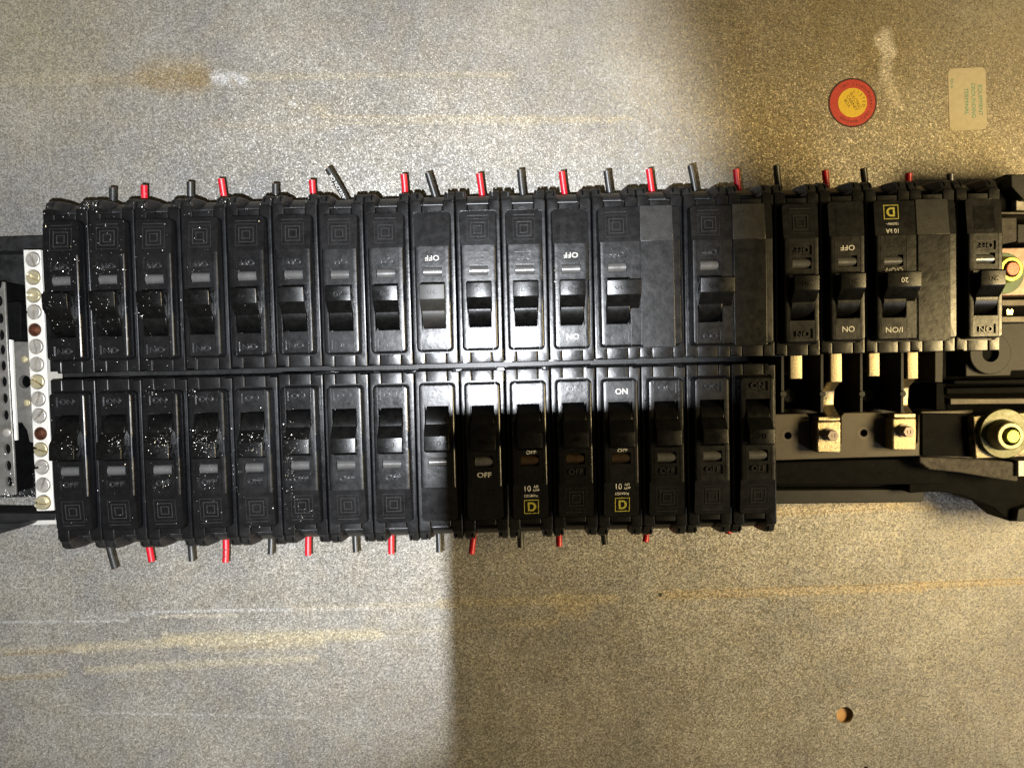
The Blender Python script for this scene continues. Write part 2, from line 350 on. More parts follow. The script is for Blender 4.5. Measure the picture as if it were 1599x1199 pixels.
def nose_mesh(npole, name, kind):
    bm = bm_new(); xl = -8.3 - 19.05*(npole-1)
    lo = rrect(xl+.45, 7.85, sy(-28.2), sy(28.2), 1.9); hi = rrect(xl+1.1, 7.2, sy(-27.5), sy(27.6), 1.5)
    add_prism(bm, lo, ZS-1, ZN, hi)
    wedge = bm_new(); add_yz(wedge, [(sy(-13.8), ZN-.5), (-40, ZN-2.9), (-40, 90), (sy(-13.8), 90)], -60, 40)
    slot = bm_new(); add_box(slot, -5.05, 5.05, sy(.3), sy(18.9), ZS-.5, 90)
    sm = bm_new()
    add_box(sm, -3.95, 3.95, sy(-6.15), sy(-1.65), ZN-1.5, 90)          # trip window pocket
    for x in (-5.35, 5.3): add_box(sm, x, x+.16, sy(-30), sy(30), ZN-.4 if x else 0, 90)
    sm2 = bm_new()
    if kind.startswith('emb'):
        add_box(sm2, -4.2, 4.2, sy(22.2), sy(26.0), ZN-.6, 90); add_box(sm2, -4.2, 4.2, sy(-11.0), sy(-7.4), ZN-.6, 90)
    else:
        add_box(sm2, -4.6, 4.6, sy(19.0), sy(19.2), ZN-.3, 90)
    if npole == 2:
        add_box(sm2, -9.6, -9.3, -40, 40, ZN-.5, 90)
    steps = [('bevel', .75, 4), ('cut', wedge), ('cut', slot), ('cut', sm), ('cut', sm2)]
    return bake(bm, name, M['nose'], steps)
def lzn(y):                      # surface height of the sloped label end
    return ZN - .5 - (sy(-13.8) - y) / (40 + sy(-13.8)) * 2.4
def handle_mesh(npole, name, m=None):
    bm = bm_new()
    # curved barrel
    n = 12; cz, r = ZN - 8.0, 9.0; yc = sy(10.5)
    pts = [(yc + r*math.cos(R(a)), cz + r*math.sin(R(a))) for a in [22 + (128-22)*i/n for i in range(n+1)]]
    pts += [(sy(1.0), ZS), (sy(18.6), ZS)]
    add_yz(bm, pts, -4.72, 4.72)
    lev = bm_new(); xl = -5.15 if npole == 1 else -8.8
    prof = [(sy(13.0), ZN-.4), (sy(11.6), ZN+1.0), (sy(7.7), ZN+4.6), (sy(7.1), ZN+4.9), (sy(1.5), ZN+5.2), (sy(1.1), ZN+4.8), (sy(2.6), ZN-1.2), (sy(10), ZN-1.2)]
    add_yz(lev, prof, xl, 5.15)
    c = bm_new(); add_yz(c, [(sy(3.4), ZN+3.9), (sy(5.6), ZN+3.7), (sy(7.0), ZN+1.9), (sy(5.8), ZN+.9), (sy(4.2), ZN+1.7)], 3.6, 8)
    add_yz(c, [(sy(3.4), ZN+3.9), (sy(5.6), ZN+3.7), (sy(7.0), ZN+1.9), (sy(5.8), ZN+.9), (sy(4.2), ZN+1.7)], xl-3, xl+1.4)
    m = m or M['handle']
    a = bake(bm, name, m, [('bevel', .25, 2)])
    b = bake(lev, name+'_lever', m, [('bevel', .38, 3), ('cut', c)])
    return a, b
def shroud_mesh(name, ox=0, side=-1):
    bm = bm_new()
    x0, x1 = ((-9.1, -4.9) if side < 0 else (5.1, 9.2))
    y = -HL
    add_yz(bm, [(y+.5, ZS-1.2), (y-3.0, ZS-2.4), (y-4.3, ZS-4.6), (y-5.2, ZS-14), (y-5.2, ZS-24), (y+.5, ZS-24)], ox+x0, ox+x1)
    c = bm_new(); xm = ox+(x0+x1)/2
    add_box(c, xm-.35+.9*side*-1, xm+.35+.9*side*-1, y-7, y-1.2, ZS-9, ZS+3)
    return bake(bm, name, M['shroud'], [('bevel', .5, 2), ('cut', c)])
def shelf_mesh(name, ox=0):
    bm = bm_new(); y = -HL
    add_yz(bm, [(y+.3, ZS-9.5), (y-1.2, ZS-9.8), (y-3.6, ZS-14), (y-5.0, ZS-18), (y-5.0, ZS-32), (y+.3, ZS-32)], ox-4.9, ox+5.1)
    return bake(bm, name, M['shroud'], [('bevel', .4, 2)])
def window_mesh():
    bm = bm_new(); add_xcyl(bm, -3.75, 3.75, sy(-3.9), ZN-2.1, 2.0, 20, 1.9)
    return bake(bm, 'trip_window', M['window'])
WIN = window_mesh(); WIN_A = WIN.copy(); WIN_A.materials[0] = M['window_amber']
def logo_emb():
    bm = bm_new()
    def slab(cx, cy, h, t, up):
        for (a, b_, c, d) in ((cx-h, cx+h, cy+h-t, cy+h), (cx-h, cx+h, cy-h, cy-h+t), (cx-h, cx-h+t, cy-h+t, cy+h-t), (cx+h-t, cx+h, cy-h+t, cy+h-t)):
            za, zb = lzn(c)+up, lzn(d)+up
            v = [bm.verts.new(q) for q in ((a,c,za-.5),(b_,c,za-.5),(b_,d,zb-.5),(a,d,zb-.5),(a,c,za),(b_,c,za),(b_,d,zb),(a,d,zb))]
            for f in ((3,2,1,0),(4,5,6,7),(0,1,5,4),(1,2,6,5),(2,3,7,6),(3,0,4,7)): bm.faces.new([v[i] for i in f])
    cy = sy(-20.2)
    slab(0, cy, 4.5, .14, .10); slab(0, cy, 3.1, .3, .22); slab(0, cy, 1.7, .3, .22)
    slab(0, sy(-26), .01+4.4, .14, .12) if False else None
    for y in (sy(-25.9),):
        add_box(bm, -4.4, 4.4, y, y+.25, lzn(y)-.3, lzn(y)+.16)
    return bake(bm, 'logo_mark', M['emboss'])
def plate_blank():
    bm = bm_new(); cy = sy(-20.2); y0, y1 = cy-4.9, cy+4.9
    za, zb = lzn(y0)+.1, lzn(y1)+.1
    v = [bm.verts.new(q) for q in ((-4.3,y0,za-.6),(4.3,y0,za-.6),(4.3,y1,zb-.6),(-4.3,y1,zb-.6),(-4.3,y0,za),(4.3,y0,za),(4.3,y1,zb),(-4.3,y1,zb))]
    for f in ((3,2,1,0),(4,5,6,7),(0,1,5,4),(1,2,6,5),(2,3,7,6),(3,0,4,7)): bm.faces.new([v[i] for i in f])
    return bake(bm, 'blank_label', M['nose'])
def logo_print():
    bm = bm_new(); frame_bm(bm, 0, 0, 3.1, .32, -.06, .06, 3.0)
    # letter D inside the frame
    n = 10
    def dshape(r): return [(-1.55+(1.75-r)*0, r)] + [(.05 + r*1.0*math.cos(R(a)), r*math.sin(R(a))) for a in [90-180*i/n for i in range(n+1)]] + [(-1.55, -r)]
    o_, i_ = dshape(1.9), [(max(x, -.85), y) for x, y in dshape(1.2)]
    i_ = [(-.75, 1.2)] + [(.0 + 1.0*math.cos(R(a)), 1.2*math.sin(R(a))) for a in [90-180*i/n for i in range(n+1)]] + [(-.75, -1.2)]
    m_ = len(o_)
    for z in (.06,):
        a = [bm.verts.new((x, y, z)) for x, y in o_]; b = [bm.verts.new((x, y, z)) for x, y in i_]
        a2 = [bm.verts.new((x, y, -.06)) for x, y in o_]; b2 = [bm.verts.new((x, y, -.06)) for x, y in i_]
        for k in range(m_):
            j = (k+1) % m_
            bm.faces.new((a[k], a[j], b[j], b[k])); bm.faces.new((a[k], a2[k], a2[j], a[j])); bm.faces.new((b[k], b[j], b2[j], b2[k]))
    return bake(bm, 'logo_mark', M['print_yellow'])
LOGO_E = logo_emb(); BLANK = plate_blank(); LOGO_P = logo_print()
PARTS = {}
for np_ in (1, 2):
    PARTS['body', np_] = body_mesh(np_, 'breaker_body')
    for kd in ('emb', 'print'): PARTS['nose', np_, kd] = nose_mesh(np_, 'breaker_nose', kd)
    PARTS['handle', np_] = handle_mesh(np_, 'handle')
PARTS['handle_grey'] = handle_mesh(1, 'handle', M['handle_grey'])
for ox in (0, -19.05):
    PARTS['shr', ox] = [shroud_mesh('terminal_shroud', ox, -1), shroud_mesh('terminal_shroud', ox, 1), shelf_mesh('terminal_block', ox)]
bm = bm_new(); add_prism(bm, rrect(-23.3, -9.9, sy(-28.3), sy(28.4), .6), ZN-.1, ZN+.35)
cw = bm_new(); add_yz(cw, [(sy(-13.8), ZN-3), (sy(-13.8), 90), (-50, 90), (-50, ZN-3)], -60, 40)
COVER = bake(bm, 'cover_plate', M['nose'], [('bevel', .15, 2), ('cut', cw)])
bm = bm_new()
y0, y1 = sy(-28.1), sy(-13.9)
va = [bm.verts.new(q) for q in ((-23.3,y0,lzn(y0)-1),(-9.9,y0,lzn(y0)-1),(-9.9,y1,lzn(y1)-1),(-23.3,y1,lzn(y1)-1),(-23.3,y0,lzn(y0)+.3),(-9.9,y0,lzn(y0)+.3),(-9.9,y1,lzn(y1)+.3),(-23.3,y1,lzn(y1)+.3))]
for f in ((3,2,1,0),(4,5,6,7),(0,1,5,4),(1,2,6,5),(2,3,7,6),(3,0,4,7)): bm.faces.new([va[i] for i in f])
COVER2 = bake(bm, 'cover_label', M['shroud'], [('bevel', .12, 2)])
RATE = ['20', '20', '15', '20', '20', '20', '15', '20']

SLOPE = math.atan(2.4/(40+sy(-13.8)))
def make_breaker(np_, style):
    root = empty('circuit_breaker' if np_ == 1 else 'double_circuit_breaker')
    obj('body', PARTS['body', np_], root)
    ns = obj('nose', PARTS['nose', np_, 'emb' if style.startswith('emb') else 'print'], root)
    a, b = PARTS['handle', np_] if style != 'print_blank_grey' else PARTS['handle_grey']
    hd = obj('handle', a, root); obj('lever', b, hd)
    amber = style in ('print_logo', 'print_logo_on') or style == 'emb_amber'
    obj('trip_window', WIN_A if amber else WIN, root)
    for k in range(np_):
        for i, me in enumerate(PARTS['shr', -19.05*k]): obj('terminal_shroud' if i < 2 else 'terminal_block', me, root)
    pw = M['print_white']; em = M['emboss']
    def tx(s, size, y, z, m, depth, sx=1.0, x=0.0, nm='lettering', rot=0):
        o = obj(nm, text_mesh(s, size, depth, m, sx), root, (x, y, z), rot)
        if y < sy(-14): o.rotation_euler = (SLOPE, 0, 0)
        return o
    if style.startswith('emb'):
        tx('ON', 3.3, sy(24.1), ZN-.4, em, .5, 1.15, nm='on_mark'); tx('OFF', 3.1, sy(-9.2), ZN-.4, em, .5, 1.15, nm='off_mark')
        if style == 'emb_blank': obj('blank_label', BLANK, root)
        else: obj('logo_mark', LOGO_E, root)
        tx('20', 3.0, sy(4.3), ZN+5.0, M['handle'], .22, 1.3, nm='rating_mark')
    elif style.startswith('print_blank'):
        tx('ON', 3.4, sy(23.0), ZN+.01, pw, .03, nm='on_mark'); tx('OFF', 3.0, sy(-9.3), ZN+.01, pw, .03, 1.15, nm='off_mark')
        obj('blank_label', BLANK, root); tx('20', 3.0, sy(4.3), ZN+5.0, M['handle'], .2, 1.3, nm='rating_mark')
    elif style.startswith('print_logo'):
        if style == 'print_logo_on': tx('ON', 3.4, sy(22.9), ZN+.01, pw, .03, nm='on_mark', x=.6)
        else: tx('ON', 3.0, sy(22.9), ZN-.05, em, .14, nm='on_mark', x=.6)
        tx('OFF', 2.05, sy(-.72), ZN+.01, pw, .03, 1.2, nm='off_mark', x=.6)
        y = sy(-15.4); tx('10', 3.5, y, lzn(y)+.04, pw, .03, .95, x=-1.4, nm='interrupt_rating')
        tx('AIR', 1.7, y+.75, lzn(y)+.04, pw, .03, .85, x=2.4, nm='interrupt_rating'); tx('KAMP', 1.4, y-.75, lzn(y)+.04, pw, .03, .75, x=2.4, nm='interrupt_rating')
        y = sy(-18.3); tx('120/240Vac', 1.65, y, lzn(y)+.04, pw, .03, .78, x=.2, nm='voltage_mark')
        y = sy(-22.8); l = obj('logo_mark', LOGO_P, root, (.3, y, lzn(y)+.06)); l.rotation_euler = (SLOPE, 0, 0)
        tx('20', 3.0, sy(4.3), ZN+5.0, M['handle'], .2, 1.3, nm='rating_mark')
    elif style == 'two_print':
        tx('I/ON', 3.2, sy(23.6), ZN+.01, pw, .03, 1.1, nm='on_mark'); tx('O/OFF', 2.4, sy(-.2), ZN+.01, pw, .03, 1.1, nm='off_mark')
        y = sy(-15.8); tx('10 kA', 2.6, y, lzn(y)+.04, pw, .03, .9, nm='interrupt_rating')
        y = sy(-18.6); tx('120/240V~', 1.5, y, lzn(y)+.04, pw, .03, .8, nm='voltage_mark')
        y = sy(-23.3); l = obj('logo_mark', LOGO_P, root, (.3, y, lzn(y)+.06)); l.rotation_euler = (SLOPE, 0, 0)
        tx('20', 2.8, sy(4.3), ZN+5.14, pw, .03, 1.1, x=-1.8, nm='rating_mark')
    if np_ == 2:
        obj('cover_plate', COVER, root); obj('cover_label', COVER2, root)
    return root
def copy_tree(o, parent=None):
    c = o.copy(); COL.objects.link(c)
    if parent is not None: c.parent = parent
    for ch in [x for x in bpy.data.objects if x.parent == o]: copy_tree(ch, c)
    return c
PROTO = {}
def breaker(np_, style, X, row, label, group, jitter=(0, 0, 0)):
    k = (np_, style)
    if k in PROTO: o = copy_tree(PROTO[k])
    else: o = make_breaker(np_, style); PROTO[k] = o
    yc = (HL + 1.1) if row == 1 else -(HL + 1.3)
    rz = math.pi if row == 1 else 0
    if row == 1: yc += jitter[1] + .3
    else: yc += jitter[1]
    o.location = Vector((X + jitter[0], yc, 25 + jitter[2])) * S
    o.rotation_euler = (0, 0, rz + R(random.uniform(-.12, .12)))
    for ch in [x for x in bpy.data.objects if x.parent == o and x.name.startswith('handle')]:
        t_ = R(random.uniform(-1.6, 1.6)); ch.rotation_euler = (t_, 0, 0); pv = Vector((0, sy(10.5), ZN - 8.0)) * S
        ch.location = pv - Matrix.Rotation(t_, 3, 'X') @ pv
    return tag(o, label, 'circuit breaker', group)
PITCH = 19.05
G1 = 'circuit breakers in the upper row'; G2 = 'circuit breakers in the lower row'
row1 = [
 (1,'emb','leftmost upper-row breaker, dust-speckled black, its handle overlapping the silver screw bar'),
 (1,'emb','second upper-row breaker from the silver screw bar, dusty, faint embossed square'),
 (1,'emb','third upper-row breaker from the silver screw bar, near the leftmost red wire'),
 (1,'emb','fourth upper-row breaker from the silver screw bar, metal specks along its nose'),
 (1,'emb','fifth upper-row breaker from the silver screw bar, black with a bare-looking logo square'),
 (1,'emb','sixth upper-row breaker from the silver screw bar, grey-black with a few bright specks'),
 (1,'emb','seventh upper-row breaker from the silver screw bar, at the foot of the longest black wire'),
 (1,'emb','eighth upper-row breaker from the silver screw bar, by the longest black wire'),
 (1,'print_blank_grey','upper-row breaker with white printed OFF and ON and a worn brownish-grey handle tip'),
 (1,'emb','shiny upper-row breaker with embossed OFF, just right of the one with brownish-grey handle tip'),
 (1,'emb','shiny upper-row breaker with embossed OFF, second right of the one with brownish-grey handle tip'),
 (1,'print_blank','shiny breaker with white printed OFF and ON, directly left of the first wide breaker'),
 (2,'emb','first wide two-pole breaker of the upper row, bluish-grey scratched cover plate'),
 (2,'emb','second wide two-pole breaker of the upper row, smudged dark grey cover plate'),
 (1,'emb','single breaker in warm shade directly right of the second wide two-pole breaker'),
 (1,'print_blank','single breaker with white printed OFF directly left of the wide breaker marked 10 kA'),
 (2,'two_print','wide two-pole breaker marked 10 kA with yellow square logo and white 20 on its handle'),
 (1,'emb_blank','rightmost upper-row breaker, its handle reaching towards the copper-tipped stud'),
]
pole = 0
for np_, st, lb in row1:
    # local x=0 is the pole that carries the handle; row 1 is turned half round, so it is the left pole
    X = (pole + .5) * PITCH
    breaker(np_, st, X, 1, lb, G1, (0, random.uniform(-.25, .25), random.uniform(-.15, .15)))
    pole += np_
row2 = [
 ('emb','leftmost lower-row breaker, black, its handle touching the lower end of the silver screw bar'),
 ('emb','second lower-row breaker from the silver screw bar, a few bright specks on its handle'),
 ('emb','third lower-row breaker from the silver screw bar, its handle thick with bright specks'),
 ('emb','fourth lower-row breaker from the silver screw bar, handle thickly sprinkled with specks'),
 ('emb','fifth lower-row breaker from the silver screw bar, specks down its left edge'),
 ('emb','sixth lower-row breaker from the silver screw bar, large scattered specks on handle and label'),
 ('emb','seventh lower-row breaker from the silver screw bar, clean, evenly grey and unspeckled'),
 ('emb','eighth lower-row breaker from the silver screw bar, clean, with readable embossed ON'),
 ('emb_blank','lower-row breaker cut by the shadow edge, with a bright slit in its trip window'),
 ('print_blank','lower-row breaker deep in shadow with only a white printed OFF showing'),
 ('print_logo','shadowed lower-row breaker with white 10, yellow square logo but no white ON'),
 ('emb_amber','lower-row breaker between the two yellow-logo breakers, with a brown trip window'),
 ('print_logo_on','lower-row breaker with white ON, white OFF and a yellow square logo'),
 ('emb','third breaker from the right end of the lower row, beside the white ON one'),
 ('emb','second breaker from the right end of the lower row, dim with embossed square logo'),
 ('emb','rightmost lower-row breaker, its handle jutting over the drab bus bar'),
]
for i, (st, lb) in enumerate(row2):
    breaker(1, st, (i + .5) * PITCH + .1, 2, lb, G2, (0, random.uniform(-.3, .3), random.uniform(-.15, .15)))

# ================================================================ WIRE STUBS
def tube_mesh(pts, r, name, m, n=12):
    bm = bm_new(); rings = []
    for i, p in enumerate(pts):
        a = pts[max(0, i-1)]; b_ = pts[min(len(pts)-1, i+1)]
        d = (b_ - a).normalized(); u = d.cross(Vector((0, 0, 1))).normalized(); v = u.cross(d)
        rings.append([bm.verts.new(p + (u*math.cos(2*math.pi*k/n) + v*math.sin(2*math.pi*k/n)) * r) for k in range(n)])
    for a, b_ in zip(rings, rings[1:]):
        for k in range(n): bm.faces.new((a[k], a[(k+1)%n], b_[(k+1)%n], b_[k]))
    bm.faces.new(rings[0][::-1]); bm.faces.new(rings[-1])
    return bake(bm, name, m, sharp=40)
def wire(x0, y0, x1, y1, colr, label, up, zt=51, marks=None):
    a = P(x0, y0, 47); b_ = P(x1, y1, zt)
    sgn = 1 if up else -1
    a.y -= sgn * 6
    d = (b_ - a)
    side = Vector((1, 0, 0)) * random.uniform(-.5, .5)
    pts = [a + d*t + side*math.sin(math.pi*t) for t in (0, .2, .4, .6, .8, 1)]
    root = empty('wire_stub', a)
    pts = [p - a for p in pts]
    obj('insulation', tube_mesh(pts, 1.5 if colr == 'red' else 1.55, 'insulation', M[colr if colr == 'red' else 'blackwire']), root)
    e = pts[-1]; dd = (pts[-1] - pts[-2]).normalized()
    obj('copper_core', tube_mesh([e - dd*1.0, e + dd*(.2 if marks and up else .04)], .95, 'copper_core', M['copper' if marks and up else 'darkcopper']), root)
    if marks:
        ang = math.atan2(dd.y, dd.x)
        s, size, t, mm = marks
        o = obj('wire_print', text_mesh(s, size, .02, mm), root); 
        xx = dd; zz = Vector((0, 0, 1)); zz = (zz - xx*zz.dot(xx)).normalized(); yy = zz.cross(xx)
        mt = Matrix((xx, yy, zz)).transposed().to_4x4(); mt.translation = (pts[0].lerp(pts[-1], t) + zz*1.56) * S
        o.matrix_local = mt
    return tag(root, label, 'wire', 'wire stubs along the upper row' if up else 'wire stubs along the lower row')
UPW = [(174,320,176,293,0,'leftmost black wire stub of the upper row, cut off at a slant'),
 (228,315,225,289,1,'leftmost red wire stub of the upper row, short and upright'),
 (299,318,297,284,0,'upper-row black wire stub between the two leftmost red stubs'),
 (354,312,345,279,1,'second red wire stub from the left in the upper row, leaning left'),
 (431,310,430,287,0,'shortest black upper-row stub, between the second and third red stubs'),
 (493,312,487,281,1,'red wire stub just left of the longest slanting black wire'),
 (552,316,512,263,0,'longest black wire stub, slanting left with printed lettering and a copper end'),
 (631,310,630,272,1,'upright red wire stub just right of the longest slanting black wire'),
 (688,315,668,270,0,'slanting black wire stub above the breaker with the brownish-grey handle tip'),
 (757,318,748,271,1,'scuffed red wire stub above the first shiny embossed breaker, upper middle'),
 (822,318,812,265,0,'long grey-black wire stub in the middle of the upper row, tallest near centre'),
 (889,320,877,268,1,'red wire stub directly left of the first wide breaker'),
 (957,312,947,266,0,'scratched black wire stub at the left pole of the first wide breaker'),
 (1024,312,1013,264,1,'bright red wire stub at the right pole of the first wide breaker'),
 (1088,300,1078,258,0,'black wire stub at the left pole of the second wide breaker'),
 (1157,298,1149,264,1,'red wire stub at the right pole of the second wide breaker'),
 (1222,300,1212,258,0,'black wire stub right of the second wide breaker, over the first single beyond it'),
 (1290,298,1288,266,1,'upright red wire stub above the single breaker left of the 10 kA one'),
 (1354,295,1348,263,0,'black wire stub at the left edge of the 10 kA breaker'),
 (1420,293,1419,270,1,'rightmost red wire stub of the upper row, short'),
 (1484,290,1484,271,0,'rightmost black wire stub of the upper row, short and glossy')]
for x0, y0, x1, y1, c, lb in UPW:
    wire(x0, y0, x1, y1, 'red' if c else 'black', lb, True, marks=('NYLON OR', 2.3, .62, M['print_white']) if x1 == 512 else None)
LOW = [(168,850,180,887,0,'leftmost black wire stub of the lower row, slanting right and glossy'),
 (228,842,237,877,1,'leftmost red wire stub of the lower row, slanting right'),
 (293,842,300,876,0,'lower-row black wire stub between the two leftmost red stubs'),
 (352,840,352,878,1,'lower-row red wire stub with dark printed characters'),
 (424,836,423,865,0,'short black lower-row stub between the second and third red stubs'),
 (484,826,481,867,1,'third red wire stub from the left in the lower row'),
 (555,828,556,862,0,'black lower-row stub below the seventh breaker, between third and fourth red stubs'),
 (614,826,611,865,1,'red lower-row stub just left of the shadow edge'),
 (683,822,686,862,0,'black lower-row stub nearest to the shadow edge'),
 (743,826,736,865,1,'first red lower-row stub inside the shadow, slanting left'),
 (810,822,813,855,0,'black lower-row stub below the shadowed breaker with the yellow logo'),
 (874,824,873,853,1,'red lower-row stub between the two yellow-logo breakers'),
 (941,826,945,850,0,'rightmost black lower-row stub, below the breaker with white ON'),
 (1011,818,1008,846,1,'red lower-row stub just right of the breaker with white ON'),
 (1136,820,1137,833,1,'barely showing red wire end near the right end of the lower row')]
for x0, y0, x1, y1, c, lb in LOW:
    wire(x0, y0, x1, y1, 'red' if c else 'black', lb, False, marks=('8 19', 2.4, .75, M['blackwire']) if x1 == 352 else None)

# ================================================================ MOUNTING PAN AND BUS PARTS
def PX(pts, z): return [tuple(P(x, y, z)[:2]) for x, y in pts]
def px_part(name, pts, z1, z0, m, parent=None, bevel=.4, cuts=None, sharp=20):
    bm = bm_new(); add_prism(bm, PX(pts, z1), z0, z1)
    st = [('bevel', bevel, 2)] if bevel else []
    if cuts: st.append(('cut', cuts))
    return obj(name, bake(bm, name, m, st, sharp), parent)
pan = tag(empty('mounting_pan', (190, 0, 3)), 'black steel mounting pan carrying both breaker rows', 'mounting pan')
OFFP = Vector((-190, 0, -3)) * S
def kid(o): o.location = OFFP; return o
bm = bm_new(); add_box(bm, -70, 318, -62, 62, 14, 17); add_box(bm, -70, 318, -62, -60.5, 4, 14); add_box(bm, -70, 318, 60.5, 62, 4, 14)
for x in (-40, 120, 280):
    add_box(bm, x, x+10, -40, 40, .01, 13.99)
kid(obj('pan_sheet', bake(bm, 'pan_sheet', M['pan'], [('bevel', .4, 2)]), pan))
kid(px_part('upper_rail', [(-80,373),(75,368),(75,392),(-80,392)], 30, 17.01, M['pan'], pan))
kid(px_part('lower_rail', [(-80,800),(86,802),(90,812),(-80,815)], 36, 17.01, M['greyins'], pan))
kid(px_part('lower_tube', [(-80,818),(22,816),(46,813),(40,822),(-80,856)], 28, 12, M['pan'], pan, 1.2))
kid(px_part('lower_strip', [(40,812),(92,810),(92,818),(40,820)], 20, 17.01, M['alu'], pan, .2))
kid(px_part('side_rail', [(1190,765),(1440,764),(1444,768),(1443,781),(1438,784),(1190,787)], 22, 8, M['greyins'], pan, .5))

# --- neutral bar at the left
ZB = 60
bar = tag(empty('terminal_screw_bar', P(58, 595, 20)), 'bright silver terminal bar with a long row of slotted screws at the left', 'terminal bar')
bo = -P(58, 595, 20) * S
cut = bm_new(); screws = []
sp = [(51,405),(51.5,433),(52,461),(53,487),(54,515),(56,541),(57,569),(58,596),(59.5,623),(61,649),(63,677),(63,702),(65,729),(67,757),(68,784)]
for i, (x, y) in enumerate(sp):
    c = P(x, y, ZB); add_cyl(cut, c, 3.05 if i in (4, 10) else 3.5, 52, 70, 28)
o = px_part('bar_body', [(36,390),(63,390),(84,797),(57,798)], ZB, 48, M['alu'], bar, .35, cut); o.location = bo
bm = bm_new()
o = px_part('bar_bracket', [(60,392),(70,395),(71,462),(64,463),(70,520),(75,600),(80,640),(79,690),(70,690),(60,500)], 55, 44, M['bracket'], bar, .3); o.location = bo
bm = bm_new()
for (x, y), a in zip(sp, (112,148,178,92,0,100,80,142,72,50,0,162,8,70,172)):
    if a == 0: continue
    b_ = bm_new(); add_cyl(b_, (0, 0), 3.0, -8, 0, 28)
    c_ = bm_new(); add_box(c_, -4, 4, -.5, .5, -2.6, 2)
    if 'scr' not in PARTS: PARTS['scr'] = bake(b_, 'screw', M['screw'], [('bevel', .35, 2), ('cut', c_)]); PARTS['scrg'] = PARTS['scr'].copy(); PARTS['scrg'].materials[0] = M['screw_gold']
    c = P(x, y, ZB); gold = a in (142, 148, 178, 162+0, 172)
    o = obj('screw', PARTS['scrg' if gold else 'scr'], bar); o.location = bo + Vector((c.x, c.y, ZB + (.3 if a != 172 else 2.4))) * S
    o.rotation_euler = (R(random.uniform(-2, 2)), R(random.uniform(-2, 2)), R(a))
for i in (4, 10):  # dark liner added to put shade on the bright walls of the empty holes
    b_ = bm_new(); add_cyl(b_, (0, 0), 3.03, -9, -.35, 28); c_ = bm_new(); add_cyl(c_, (0, 0), 2.55, -4.6, 3, 28)
    o = obj('sunken_screw', bake(b_, 'sunken_screw', M['darkcopper'], [('cut', c_)]), bar); c = P(*sp[i], ZB); o.location = bo + Vector((c.x, c.y, ZB)) * S

# --- bracket plate, rod, block and perforated bar behind it
br = tag(empty('bar_support', P(35, 610, 17)), 'stained zinc support plate with rivets and a round hole, left of the screw bar', 'bracket'); bo = -P(35, 610, 17) * S
cut = bm_new(); add_cyl(cut, P(38.5, 596, 40), 3.1, 20, 60)
o = px_part('support_plate', [(20,534),(33,532),(40,522),(80,515),(80,700),(46,690),(42,672),(34,660),(22,660)], 40, 37, M['bracket'], br, .3, cut); o.location = bo
for x, y in ((37, 561), (41, 629)):
    b_ = bm_new(); c = P(x, y, 41.5); add_cyl(b_, c, 1.7, 39.9, 41.5, 20)
    o = obj('rivet', bake(b_, 'rivet', M['screw_gold'], [('bevel', .5, 3)]), br); o.location = bo
rod = tube_mesh([P(15.5, 531, 46), P(23, 687, 46)], 1.6, 'steel_rod', M['alu'], 20)
tag(obj('steel_rod', rod), 'round silver rod standing between the perforated bar and the screw bar', 'rod')
blk = tag(empty('insulator_block', P(24, 500, 17)), 'black moulded insulator block above the silver rod', 'insulator'); bo = -P(24, 500, 17) * S
o = px_part('block', [(5,472),(29,470),(33,478),(33,530),(24,534),(20,531),(5,530)], 50, 17, M['pit'], blk, .6); o.location = bo
o = px_part('block_flange', [(29,472),(40,472),(42,520),(36,524),(33,522)], 44, 17, M['greyins'], blk, .5); o.location = bo
blk2 = px_part('insulator_foot', [(22,661),(35,664),(43,676),(50,720),(54,765),(20,740)], 30, 17, M['pit'], None, .6)
blk2.name = 'spacer_block'
tag(blk2, 'black insulator foot below the silver rod', 'insulator')
pb = tag(empty('perforated_bar', P(0, 620, 17)), 'grey bar with a column of oval holes at the far left edge', 'terminal bar'); bo = -P(0, 620, 17) * S
cut = bm_new()
for i, y in enumerate((443, 470, 497, 523, 546, 571, 596, 622, 648, 701, 727, 752)):
    t = (y - 470) / 280
    c = P(-1 + 15*t, y, 54); add_cyl(cut, c, 1.5, 44, 60, 20, ry=2.5)
o = px_part('bar_plate', [(-60,440),(7,440),(12,540),(22,712),(25,772),(-60,778)], 54, 52.6, M['bracket'], pb, .5, cut); o.location = bo
o = px_part('bar_web', [(-60,440),(1,440),(8,540),(18,712),(20,770),(-60,776)], 45, 17, M['pit'], pb, .3); o.location = bo
b_ = bm_new(); add_cyl(b_, (0, 0), 2.0, 0, 2.0, 20)
o = obj('dome_screw', bake(b_, 'dome_screw', M['screw'], [('bevel', .8, 3)]), pb); c = P(8, 676, 56); o.location = bo + Vector((c.x, c.y, 53.6)) * S
b_ = tube_mesh([P(21, 724, 36), P(34, 721, 36)], 1.4, 'threaded_stub', M['screw'], 16)
tag(obj('threaded_stub', b_), 'short threaded steel stub among the shavings at the far left', 'screw')

